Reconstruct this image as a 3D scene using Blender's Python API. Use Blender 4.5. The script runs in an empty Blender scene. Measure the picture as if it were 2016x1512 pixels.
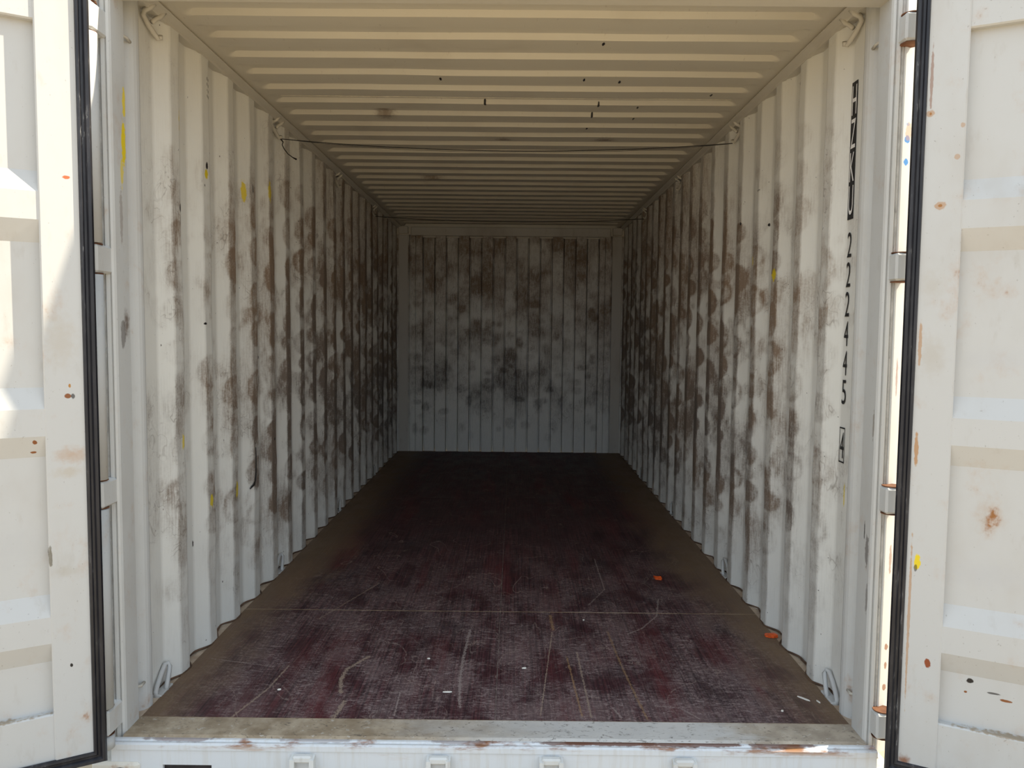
import bpy, math, random
import numpy as np
from mathutils import Matrix, Vector

# ------------------------------------------------------------------ camera
scene = bpy.context.scene
COL = scene.collection
F_PX = 1555.15
PITCH, YAW, ROLL = 0.06747, -0.002546, -0.009802
CAM = Vector((0.0519, -2.4132, 1.2802))
def cam_matrix():
    cp, sp, cy, sy = math.cos(PITCH), math.sin(PITCH), math.cos(YAW), math.sin(YAW)
    f = Vector((sy*cp, cy*cp, -sp)); rt = Vector((cy, -sy, 0)); dn = f.cross(rt)
    c, s = math.cos(ROLL), math.sin(ROLL)
    x = c*rt + s*dn; y = -(-s*rt + c*dn); z = -f
    return Matrix(((x.x, y.x, z.x, CAM.x), (x.y, y.y, z.y, CAM.y), (x.z, y.z, z.z, CAM.z), (0, 0, 0, 1)))
cd = bpy.data.cameras.new('camera'); cd.sensor_width = 36.0; cd.lens = 36.0*F_PX/2016.0
cd.clip_start = 0.05; cd.clip_end = 500
cam = bpy.data.objects.new('camera', cd); COL.objects.link(cam); cam.matrix_world = cam_matrix()
scene.camera = cam

# ------------------------------------------------------------------ light
world = bpy.data.worlds.new('sky'); scene.world = world; world.use_nodes = True
bg = world.node_tree.nodes['Background']
bg.inputs[0].default_value = (0.75, 0.87, 1.0, 1); bg.inputs[1].default_value = 1.08
sl = bpy.data.lights.new('sun', 'SUN'); sl.energy = 6.5; sl.color = (1.0, 0.89, 0.70); sl.angle = math.radians(0.55)
sun = bpy.data.objects.new('sun', sl); COL.objects.link(sun)
SUN_DIR = Vector((7.5, 1.0, 6.2)).normalized()
sun.rotation_euler = SUN_DIR.to_track_quat('Z', 'Y').to_euler()
sun.location = (6, 1, 8)
vs = scene.view_settings
vs.view_transform = 'Standard'; vs.look = 'None'; vs.gamma = 1.0; vs.use_curve_mapping = False
vs.exposure = 0.60

# ------------------------------------------------------------------ node helper
class NT:
    def __init__(s, name):
        s.m = bpy.data.materials.new(name); s.m.use_nodes = True
        s.t = s.m.node_tree; s.n = s.t.nodes; s.b = s.n['Principled BSDF']
        s.co = s.n.new('ShaderNodeTexCoord').outputs['Object']
    def lk(s, a, inp):
        if isinstance(a, bpy.types.NodeSocket): s.t.links.new(a, inp)
        elif isinstance(a, (tuple, list)):
            a = tuple(a)
            inp.default_value = a if len(a) == len(inp.default_value) else (a + (1.0,))[:len(inp.default_value)]
        else: inp.default_value = a
    def math(s, op, a, b=None, clamp=False):
        n = s.n.new('ShaderNodeMath'); n.operation = op; n.use_clamp = clamp
        s.lk(a, n.inputs[0])
        if b is not None: s.lk(b, n.inputs[1])
        return n.outputs[0]
    def vm(s, op, a, b=None, out=0):
        n = s.n.new('ShaderNodeVectorMath'); n.operation = op
        s.lk(a, n.inputs[0])
        if b is not None: s.lk(b, n.inputs[1])
        return n.outputs[out]
    def noise(s, scale=(1, 1, 1), detail=3, rough=0.55, off=(0, 0, 0), dist=0.0):
        v = s.vm('MULTIPLY', s.co, scale); v = s.vm('ADD', v, off)
        n = s.n.new('ShaderNodeTexNoise'); s.lk(v, n.inputs['Vector'])
        n.inputs['Scale'].default_value = 1; n.inputs['Detail'].default_value = detail
        n.inputs['Roughness'].default_value = rough; n.inputs['Distortion'].default_value = dist
        return n.outputs[0]
    def ss(s, v, a, b, lo=0.0, hi=1.0):
        n = s.n.new('ShaderNodeMapRange'); n.interpolation_type = 'SMOOTHSTEP'
        s.lk(v, n.inputs[0]); n.inputs[1].default_value = a; n.inputs[2].default_value = b
        n.inputs[3].default_value = lo; n.inputs[4].default_value = hi
        return n.outputs[0]
    def mix(s, fac, a, b, mode='MIX'):
        n = s.n.new('ShaderNodeMix'); n.data_type = 'RGBA'; n.blend_type = mode
        s.lk(fac, n.inputs[0]); s.lk(a, n.inputs[6]); s.lk(b, n.inputs[7])
        return n.outputs[2]
    def attr(s, name):
        n = s.n.new('ShaderNodeAttribute'); n.attribute_name = name
        return n.outputs['Fac']
    def sep(s):
        n = s.n.new('ShaderNodeSeparateXYZ'); s.lk(s.co, n.inputs[0]); return n.outputs
    def ell(s, c, r, wob, soft=False):
        # soft ellipse mask, edge broken by the noise value wob
        d = s.vm('MULTIPLY', s.vm('SUBTRACT', s.co, c), tuple(1.0/x for x in r))
        d = s.vm('LENGTH', d, out=1)
        return s.ss(s.math('ADD', d, wob), 0.1 if soft else 0.75, 1.15 if soft else 1.05, 1.0, 0.0)
    def seg(s, a, b, w, wob):
        # soft capsule from a to b
        ab = tuple(q-p for p, q in zip(a, b)); L2 = sum(x*x for x in ab)
        pa = s.vm('SUBTRACT', s.co, a)
        h = s.math('DIVIDE', s.vm('DOT_PRODUCT', pa, ab, out=1), L2, clamp=True)
        n = s.n.new('ShaderNodeVectorMath'); n.operation = 'SCALE'
        n.inputs[0].default_value = ab; s.lk(h, n.inputs['Scale'])
        d = s.vm('LENGTH', s.vm('SUBTRACT', pa, n.outputs[0]), out=1)
        d = s.math('ADD', s.math('DIVIDE', d, w), wob)
        return s.ss(d, 0.55, 1.0, 1.0, 0.0)
    def wob(s, scale=60, amp=1.2):
        n = s.noise((scale,)*3, 3)
        return s.math('MULTIPLY', s.math('SUBTRACT', n, 0.5), amp)
    def marks(s, col, lst, wob):
        for kind, c, *p in lst:
            f = s.ell(p[0], p[1], wob, sorted(p[1])[0] >= 0.0195 and c != YEL) if kind == 'e' else s.seg(p[0], p[1], p[2], wob)
            if len(p) > (2 if kind == 'e' else 3): f = s.math('MULTIPLY', f, p[-1])
            col = s.mix(f, col, c)
        return col
    def bump(s, h, strength=0.2, dist=0.002):
        n = s.n.new('ShaderNodeBump'); n.inputs['Strength'].default_value = strength
        n.inputs['Distance'].default_value = dist; s.lk(h, n.inputs['Height'])
        s.t.links.new(n.outputs[0], s.b.inputs['Normal'])
    def out(s, col, rough=0.5, spec=0.4, metal=0.0):
        s.lk(col, s.b.inputs['Base Color']); s.lk(rough, s.b.inputs['Roughness'])
        s.lk(spec, s.b.inputs['Specular IOR Level']); s.b.inputs['Metallic'].default_value = metal
        return s.m

PAINT = (0.735, 0.725, 0.68)
BROWN = (0.16, 0.115, 0.08)
YEL = (0.72, 0.55, 0.02)
BLK = (0.02, 0.017, 0.016)
RUST = (0.23, 0.085, 0.03)
ORG = (0.40, 0.19, 0.05)

# ------------------------------------------------------------------ materials
def mat_paint(name, base=PAINT, rust=0.0, grime=0.3, lst=(), speck=0.25):
    s = NT(name)
    n1 = s.noise((3.1, 3.1, 1.6), 5, 0.6)
    n2 = s.noise((24, 24, 9), 4, 0.6, (5, 2, 1))
    col = s.mix(s.ss(n1, 0.48, 0.78, 0, grime), base, (0.36, 0.31, 0.25))
    col = s.mix(s.ss(n2, 0.58, 0.75, 0, grime*0.5), col, (0.30, 0.25, 0.19))
    sp = s.noise((130, 130, 110), 2, 0.5, (9, 9, 4))
    col = s.mix(s.ss(sp, 0.70, 0.76, 0, speck), col, (0.16, 0.12, 0.10))
    if rust:
        r1 = s.noise((9, 9, 7), 5, 0.65, (3, 7, 8)); r2 = s.noise((60, 60, 40), 3, 0.6, (1, 7, 2))
        m = s.math('MULTIPLY', s.ss(r1, 0.70-0.16*rust, 0.82-0.12*rust), s.ss(r2, 0.40, 0.62))
        col = s.mix(m, col, RUST)
        m2 = s.math('MULTIPLY', s.ss(r1, 0.60-0.14*rust, 0.80), 0.35)
        col = s.mix(m2, col, ORG)
    if lst: col = s.marks(col, lst, s.wob())
    s.bump(n2, 0.10, 0.003)
    return s.out(col, 0.48, 0.35)

def mat_wall(name, lst):
    s = NT(name)
    d = s.attr('dirt'); w = s.attr('tone')
    nb = s.noise((28, 28, 22), 4, 0.65); nf = s.noise((170, 170, 14), 3, 0.6, (4, 1, 7))
    nfine = s.noise((90, 90, 120), 3, 0.6, (2, 2, 2))
    k = s.math('ADD', d, s.math('MULTIPLY', s.math('SUBTRACT', nb, 0.5), s.math('MULTIPLY', d, 0.9)))
    k = s.math('ADD', k, s.math('MULTIPLY', s.math('SUBTRACT', nf, 0.5), s.math('ADD', s.math('MULTIPLY', d, 1.1), 0.20)))
    k = s.math('ADD', k, s.math('MULTIPLY', s.math('SUBTRACT', nfine, 0.5), s.math('MULTIPLY', d, 0.9)))
    k = s.ss(k, 0.02, 0.95, 0.0, 0.95)
    dirtc = s.mix(w, (0.235, 0.155, 0.098), (0.115, 0.096, 0.086))
    col = s.mix(k, PAINT, dirtc)
    # thin wandering scuff lines, in the soiled zone only
    a = s.noise((9, 9, 7), 2, 0.5, (11, 3, 5), 1.6)
    line = s.ss(s.math('ABSOLUTE', s.math('SUBTRACT', a, 0.5)), 0.0, 0.015, 1.0, 0.0)
    msk = s.ss(s.noise((3, 3, 3), 2, 0.5, (7, 7, 7)), 0.44, 0.56)
    line = s.math('MULTIPLY', s.math('MULTIPLY', line, msk), s.ss(d, 0.10, 0.32, 0.0, 0.45))
    col = s.mix(line, col, (0.13, 0.095, 0.07))
    sp = s.noise((55, 55, 45), 2, 0.5, (9, 1, 4))
    col = s.mix(s.ss(sp, 0.745, 0.77, 0, 0.8), col, (0.06, 0.045, 0.035))
    if lst: col = s.marks(col, lst, s.wob(70, 1.3))
    s.bump(nb, 0.12, 0.004)
    return s.out(col, s.math('ADD', s.math('MULTIPLY', k, 0.25), 0.42), 0.35)

M = {}
M['paint'] = mat_paint('cream_paint', grime=0.22)
M['rail'] = mat_paint('rail_paint', base=(0.58, 0.545, 0.475), grime=0.25, speck=0.12)
M['rail_dirty'] = mat_paint('grimy_beam_paint', base=(0.52, 0.49, 0.44), grime=0.6, speck=0.2)
M['ring_grey'] = mat_paint('worn_ring_paint', base=(0.50, 0.50, 0.49), rust=0.5, grime=0.5)
M['steel_white'] = mat_paint('bracket_paint', base=(0.62, 0.62, 0.60), rust=0.6, grime=0.6)

def mat_roof():
    s = NT('roof_paint')
    n1 = s.noise((2.2, 2.2, 2.2), 4, 0.6); n2 = s.noise((60, 18, 30), 3, 0.6)
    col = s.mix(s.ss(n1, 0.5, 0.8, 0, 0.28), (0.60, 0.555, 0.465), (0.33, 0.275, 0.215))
    col = s.mix(s.ss(n2, 0.66, 0.78, 0, 0.35), col, (0.25, 0.19, 0.13))
    L = []
    for x, y in [(-0.278, 1.07), (0.376, 0.643), (0.341, 1.073), (0.497, 1.097), (-0.1, 1.447), (0.443, 1.455),
                 (0.635, 1.484), (0.431, 1.654), (0.645, 1.685), (0.426, 1.885), (0.939, 1.276)]:
        L.append(('e', BLK, (x, y, 2.37), (0.006, 0.022, 0.05)))
    for x, y, r in [(-0.612, 1.651, 0.06), (-0.02, 2.173, 0.055), (0.547, 2.163, 0.075), (-0.55, 3.3, 0.09)]:
        L.append(('e', (0.16, 0.10, 0.06), (x, y, 2.37), (r, 0.09, 0.08), 0.75))
    col = s.marks(col, L, s.wob(70, 1.2))
    return s.out(col, 0.5, 0.35)
M['roof'] = mat_roof()

def mat_floor():
    s = NT('maroon_plywood')
    X, Y, Z = s.sep()
    grain = s.noise((120, 2.2, 1), 4, 0.6); grain2 = s.noise((300, 5, 1), 2, 0.5, (3, 3, 3))
    patch = s.noise((2.3, 1.7, 1), 4, 0.6, (1.5, 4, 0)); patch2 = s.noise((7, 3.5, 1), 4, 0.65, (8, 1, 0))
    col = s.mix(s.ss(grain, 0.35, 0.7), (0.032, 0.0115, 0.0155), (0.088, 0.027, 0.032))
    col = s.mix(s.ss(patch, 0.45, 0.72, 0, 0.75), col, (0.040, 0.026, 0.030))
    # redder, less worn strips along the boards
    redn = s.noise((5, 0.7, 1), 3, 0.5, (2.2, 0.3, 0))
    col = s.mix(s.ss(redn, 0.52, 0.68, 0, 0.55), col, (0.118, 0.018, 0.022))
    col = s.mix(s.ss(grain2, 0.52, 0.66, 0, 0.7), col, (0.016, 0.007, 0.008))
    # dusty scuffs: short crosswise and diagonal scratches
    sc1 = s.noise((22, 95, 1), 6, 0.78, (0, 0, 0), 1.6); sc2 = s.noise((80, 40, 1), 6, 0.78, (4, 9, 0), 2.0)
    front = s.ss(Y, 0.3, 2.8, 1.0, 0.22)
    m = s.math('MULTIPLY', s.ss(sc1, 0.47, 0.64), s.ss(patch2, 0.30, 0.56))
    m = s.math('MAXIMUM', m, s.math('MULTIPLY', s.ss(sc2, 0.50, 0.66), s.ss(patch2, 0.34, 0.58, 0, 0.9)))
    m = s.math('MULTIPLY', m, s.math('MULTIPLY', s.ss(grain, 0.34, 0.56, 0.5, 1.0), s.ss(redn, 0.52, 0.68, 1.0, 0.5)))
    col = s.mix(s.math('MULTIPLY', m, s.math('MULTIPLY', front, 0.9)), col, (0.34, 0.275, 0.265))
    haze = s.math('MULTIPLY', s.ss(patch2, 0.42, 0.70), s.math('MULTIPLY', front, 0.45))
    col = s.mix(haze, col, (0.185, 0.125, 0.12))
    # curved scratch lines
    cv = s.noise((2.6, 2.1, 1), 2, 0.5, (6, 6, 0), 1.2)
    ln = s.ss(s.math('ABSOLUTE', s.math('SUBTRACT', cv, 0.5)), 0.0, 0.0055, 1.0, 0.0)
    ln = s.math('MULTIPLY', ln, s.ss(sc2, 0.45, 0.55, 0, 0.6))
    col = s.mix(ln, col, (0.30, 0.23, 0.20))
    # settled brown dust along both side walls
    ax = s.math('ABSOLUTE', X)
    e = s.math('ADD', ax, s.math('MULTIPLY', s.math('SUBTRACT', patch2, 0.5), 0.35))
    e = s.ss(s.math('SUBTRACT', e, s.ss(Y, 0.9, 1.8, 0.12, 0.0)), 0.78, 1.08, 0.0, 0.9)
    e = s.math('MULTIPLY', e, s.ss(grain2, 0.2, 0.6, 0.75, 1.0))
    col = s.mix(e, col, (0.19, 0.125, 0.072))
    TAN = (0.27, 0.20, 0.155); LT = (0.29, 0.235, 0.215); WD = (0.36, 0.215, 0.10)
    def P(l): return [(x, y, 0.0) for x, y in l]
    L = []
    def path(l, w, c, a):
        q = P(l)
        for i in range(len(q)-1): L.append(('s', c, q[i], q[i+1], w, a))
    path([(-0.87, 0.10), (-0.813, 0.318), (-0.794, 0.511)], 0.007, TAN, 0.9)
    path([(-0.507, 0.603), (-0.568, 0.485), (-0.571, 0.398), (-0.549, 0.296)], 0.013, TAN, 0.95)
    path([(-0.522, 0.228), (-0.531, 0.106)], 0.014, TAN, 0.95)
    path([(-0.125, 0.894), (-0.136, 0.603), (-0.136, 0.392), (-0.122, 0.197)], 0.010, LT, 0.75)
    path([(-1.111, 0.568), (-0.845, 0.50)], 0.005, LT, 0.7)
    path([(0.225, 0.875), (0.151, 0.139)], 0.004, TAN, 0.85)
    path([(0.314, 0.664), (0.32, 0.132)], 0.006, TAN, 0.85)
    path([(0.462, 0.882), (0.474, 0.567), (0.491, 0.306), (0.505, 0.123)], 0.0075, WD, 0.4)
    path([(0.225, 1.07), (0.230, 0.90)], 0.012, WD, 0.5)
    path([(0.27, 0.62), (0.29, 0.14)], 0.006, WD, 0.5)
    path([(0.315, 1.118), (0.714, 1.116)], 0.010, LT, 0.5)
    path([(0.754, 1.30), (0.708, 1.082), (0.616, 0.927), (0.543, 0.861)], 0.007, LT, 0.6)
    path([(0.515, 1.968), (0.512, 1.441), (0.415, 1.219)], 0.007, LT, 0.45)
    path([(-0.80, 1.0), (-0.62, 1.5)], 0.008, TAN, 0.5)
    path([(-0.38, 0.30), (-0.30, 0.305)], 0.005, LT, 0.7)
    path([(-0.34, 0.30), (-0.335, 0.13)], 0.005, LT, 0.7)
    path([(0.55, 0.22), (0.63, 0.205), (0.68, 0.13)], 0.006, LT, 0.6)
    path([(0.40, 0.20), (0.42, 0.13)], 0.007, LT, 0.6)
    brk = s.math('ADD', s.wob(45, 1.5), s.math('MULTIPLY', s.math('SUBTRACT', s.noise((220, 90, 1), 3, 0.7, (1, 1, 0)), 0.40), 3.2))
    col = s.marks(col, L, brk)
    s.bump(s.math('ADD', grain, s.math('MULTIPLY', grain2, 0.6)), 0.5, 0.003)
    return s.out(col, s.ss(patch2, 0.3, 0.7, 0.50, 0.72), 0.30)
M['floor'] = mat_floor()

def mat_dust(name, a, b, rough=0.85):
    s = NT(name); n = s.noise((14, 14, 14), 5, 0.65); f = s.noise((90, 30, 30), 3, 0.6)
    col = s.mix(s.ss(n, 0.35, 0.7), a, b)
    col = s.mix(s.ss(f, 0.6, 0.72, 0, 0.5), col, tuple(x*0.45 for x in a))
    s.bump(f, 0.3, 0.002)
    return s.out(col, rough, 0.2)
M['ledge'] = mat_dust('dusty_timber_ledge', (0.42, 0.32, 0.235), (0.56, 0.46, 0.36))
M['sealant'] = mat_dust('brown_sealant', (0.075, 0.045, 0.03), (0.16, 0.095, 0.06), 0.6)
M['seam'] = mat_dust('seam_filler', (0.30, 0.215, 0.12), (0.42, 0.33, 0.22))
M['seam_dark'] = mat_dust('seam_filler_grey', (0.10, 0.07, 0.065), (0.24, 0.19, 0.17))
M['caulk'] = mat_dust('grey_caulk', (0.34, 0.335, 0.32), (0.50, 0.49, 0.47))

def mat_sill():
    s = NT('worn_sill_steel')
    X, Y, Z = s.sep()
    n = s.noise((4, 9, 9), 5, 0.65); f = s.noise((28, 55, 28), 4, 0.7, (3, 1, 0), 1.5); h = s.noise((9, 9, 9), 4, 0.6, (5, 5, 5))
    side = s.math('ADD', X, s.math('MULTIPLY', s.math('SUBTRACT', n, 0.5), 0.9))
    # brown dust lies on the left two thirds and in the right corner, worn blue-grey paint between
    dl = s.ss(side, -0.45, 0.25, 1.0, 0.25); dr = s.ss(side, 0.55, 0.95, 0.0, 0.85)
    dust = s.math('MAXIMUM', dl, dr)
    col = s.mix(dust, (0.60, 0.60, 0.59), s.mix(s.ss(h, 0.35, 0.7), (0.27, 0.205, 0.135), (0.46, 0.38, 0.28)))
    col = s.mix(s.ss(f, 0.57, 0.66, 0, 0.7), col, (0.10, 0.085, 0.07))
    col = s.mix(s.ss(s.noise((40, 50, 40), 3, 0.6, (8, 2, 0)), 0.62, 0.70, 0, 0.6), col, (0.55, 0.52, 0.47))
    return s.out(col, 0.55, 0.35)
M['sill'] = mat_sill()
def mat_sillface():
    s = NT('sill_face_paint')
    X, Y, Z = s.sep()
    n = s.noise((6, 6, 30), 5, 0.65); st = s.noise((60, 60, 4), 4, 0.6)
    col = s.mix(s.ss(st, 0.45, 0.7, 0, 0.35), (0.62, 0.64, 0.66), (0.52, 0.49, 0.44))
    r = s.math('MULTIPLY', s.ss(n, 0.50, 0.64), s.ss(Z, -0.032, -0.005))
    col = s.mix(r, col, RUST)
    r2 = s.math('MULTIPLY', s.ss(n, 0.56, 0.70, 0, 0.4), s.ss(Z, -0.07, -0.02))
    col = s.mix(r2, col, ORG)
    col = s.marks(col, [('e', (0.12, 0.05, 0.03), (x, -0.022, -0.005), (l, 0.02, 0.006), a) for x, l, a in ((0.22, .10, .8), (0.36, .16, .95), (0.62, .18, .9), (0.9, .12, .8), (-0.1, .10, .5), (-0.55, .12, .4), (-0.98, .12, .6))], s.wob(40, 1.2))
    return s.out(col, 0.5, 0.35)
M['sillface'] = mat_sillface()

def mat_simple(name, c, rough=0.6, spec=0.3, var=0.25, sc=40):
    s = NT(name); n = s.noise((sc,)*3, 4, 0.6)
    col = s.mix(s.ss(n, 0.35, 0.7), tuple(x*(1-var) for x in c), tuple(min(1, x*(1+var)) for x in c))
    return s.out(col, rough, spec)
def mat_rubber():
    s = NT('black_rubber'); n = s.noise((30, 30, 5), 4, 0.65); f = s.noise((160, 160, 30), 3, 0.6, (2, 2, 2))
    col = s.mix(s.ss(n, 0.4, 0.75), (0.012, 0.012, 0.016), (0.035, 0.034, 0.038))
    col = s.mix(s.math('MULTIPLY', s.ss(n, 0.55, 0.72), s.ss(f, 0.55, 0.62)), col, (0.20, 0.20, 0.20))
    return s.out(col, 0.42, 0.4)
M['rubber'] = mat_rubber()
M['black'] = mat_simple('black_letter_paint', (0.014, 0.013, 0.014), 0.5)
M['white'] = mat_simple('white_letter_paint', (0.80, 0.78, 0.76), 0.5, var=0.05)
M['wire'] = mat_simple('black_wire', (0.02, 0.017, 0.015), 0.5)
M['orange'] = mat_simple('orange_tape', (0.75, 0.11, 0.02), 0.45)
M['chip'] = mat_simple('pale_splinter', (0.78, 0.74, 0.66), 0.6, var=0.1)
M['rust'] = mat_dust('rusty_steel', (0.10, 0.04, 0.02), (0.22, 0.10, 0.05), 0.8)
M['cavity'] = mat_simple('cavity_shade', (0.03, 0.025, 0.025), 0.7)  # near-black colour stands in for the shade inside the slot and holes
M['weld'] = mat_simple('weld_bead_paint', (0.62, 0.57, 0.47), 0.5, var=0.1)
def mat_ground():
    s = NT('yard_concrete')
    n = s.noise((0.6, 0.6, 1), 5, 0.6); f = s.noise((14, 14, 1), 5, 0.7)
    col = s.mix(s.ss(n, 0.3, 0.7), (0.40, 0.315, 0.20), (0.52, 0.42, 0.285))
    col = s.mix(s.ss(f, 0.5, 0.75, 0, 0.5), col, (0.30, 0.25, 0.19))
    s.bump(f, 0.4, 0.01)
    return s.out(col, 0.9, 0.2)
M['ground'] = mat_ground()

# ------------------------------------------------------------------ mesh helpers
def make(name, verts, faces, mat, parent=None, smooth=False):
    me = bpy.data.meshes.new(name); me.from_pydata([tuple(v) for v in verts], [], faces)
    me.materials.append(M[mat] if isinstance(mat, str) else mat); me.validate(); me.update()
    if smooth: me.polygons.foreach_set('use_smooth', [True]*len(me.polygons))
    o = bpy.data.objects.new(name, me); COL.objects.link(o)
    if parent: o.parent = parent
    return o
def tag(o, label=None, cat=None, group=None, kind=None):
    if label: o['label'] = label
    if cat: o['category'] = cat
    if group: o['group'] = group
    if kind: o['kind'] = kind
    return o
def empty(name, loc=(0, 0, 0), rz=0.0):
    o = bpy.data.objects.new(name, None); COL.objects.link(o)
    o.location = loc; o.rotation_euler = (0, 0, rz); o.empty_display_size = 0.1
    return o
class MB:
    def __init__(s): s.v = []; s.f = []
    def add(s, v, f):
        k = len(s.v); s.v += [tuple(p) for p in v]; s.f += [tuple(i+k for i in q) for q in f]; return s
    def box(s, x0, x1, y0, y1, z0, z1, c=0.0):
        # box with its twelve edges chamfered by c
        if c <= 0:
            v = [(x, y, z) for x in (x0, x1) for y in (y0, y1) for z in (z0, z1)]
            return s.add(v, [(0, 1, 3, 2), (4, 6, 7, 5), (0, 4, 5, 1), (2, 3, 7, 6), (0, 2, 6, 4), (1, 5, 7, 3)])
        import bmesh
        bm = bmesh.new(); bmesh.ops.create_cube(bm, size=1.0)
        for v in bm.verts:
            v.co = ((x0+x1)/2+v.co.x*(x1-x0), (y0+y1)/2+v.co.y*(y1-y0), (z0+z1)/2+v.co.z*(z1-z0))
        bmesh.ops.bevel(bm, geom=bm.edges[:], offset=c, segments=1, affect='EDGES')
        bm.verts.index_update()
        s.add([v.co[:] for v in bm.verts], [[v.index for v in f.verts] for f in bm.faces]); bm.free(); return s
    def prism(s, poly, a0, a1, ax='z'):
        # closed polygon swept between a0 and a1 along axis ax
        n = len(poly)
        def pt(p, a): return {'z': (p[0], p[1], a), 'y': (p[0], a, p[1]), 'x': (a, p[0], p[1])}[ax]
        v = [pt(p, a0) for p in poly]+[pt(p, a1) for p in poly]
        f = [(i, (i+1) % n, n+(i+1) % n, n+i) for i in range(n)]+[tuple(range(n-1, -1, -1)), tuple(range(n, 2*n))]
        return s.add(v, f)
    def tube(s, path, r, seg=8, caps=True):
        path = [Vector(p) for p in path]; n = len(path); up = Vector((0.13, 0.21, 0.97)); v = []
        for i, p in enumerate(path):
            t = (path[min(i+1, n-1)]-path[max(i-1, 0)]).normalized()
            a = t.cross(up)
            if a.length < 0.05: a = t.cross(Vector((1, 0, 0)))
            a.normalize(); b = t.cross(a).normalized()
            rr = r[i] if isinstance(r, (list, tuple)) else r
            for k in range(seg):
                an = 2*math.pi*k/seg; v.append(p+rr*(math.cos(an)*a+math.sin(an)*b))
        f = [(i*seg+k, i*seg+(k+1) % seg, (i+1)*seg+(k+1) % seg, (i+1)*seg+k) for i in range(n-1) for k in range(seg)]
        if caps: f += [tuple(range(seg-1, -1, -1)), tuple(range((n-1)*seg, n*seg))]
        return s.add(v, f)
    def build(s, name, mat, parent=None, smooth=False): return make(name, s.v, s.f, mat, parent, smooth)

rng = np.random.default_rng(7); random.seed(7)
_T = rng.random((256, 256))
def vnoise(x, y):
    xi = np.floor(x).astype(int); yi = np.floor(y).astype(int); fx = x-xi; fy = y-yi
    fx = fx*fx*(3-2*fx); fy = fy*fy*(3-2*fy); a = xi % 256; b = yi % 256; a1 = (a+1) % 256; b1 = (b+1) % 256
    return (_T[a, b]*(1-fx)+_T[a1, b]*fx)*(1-fy)+(_T[a, b1]*(1-fx)+_T[a1, b1]*fx)*fy
def fbm(x, y, o=4):
    t = 0; a = 0.5; n = 0
    for i in range(o): t = t+a*vnoise(x*2**i+17*i, y*2**i+31*i); n += a; a *= 0.55
    return t/n
def sstep(a, b, x):
    t = np.clip((x-a)/(b-a), 0, 1); return t*t*(3-2*t)

# ------------------------------------------------------------------ dimensions
W_IN, W_OUT = 1.165, 1.201
P0, PER, FLAT, SLOPE = 0.423, 0.278, 0.070, 0.068
L_END, RAILZ, ROOFZ = 5.87, 2.335, 2.36

# ------------------------------------------------------------------ ground
g = make('ground', [(-60, -60, -0.17), (60, -60, -0.17), (60, 60, -0.17), (-60, 60, -0.17)], [(0, 1, 2, 3)], 'ground')
tag(g, 'sunlit sandy concrete yard under and around the container', 'ground', kind='structure')

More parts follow.
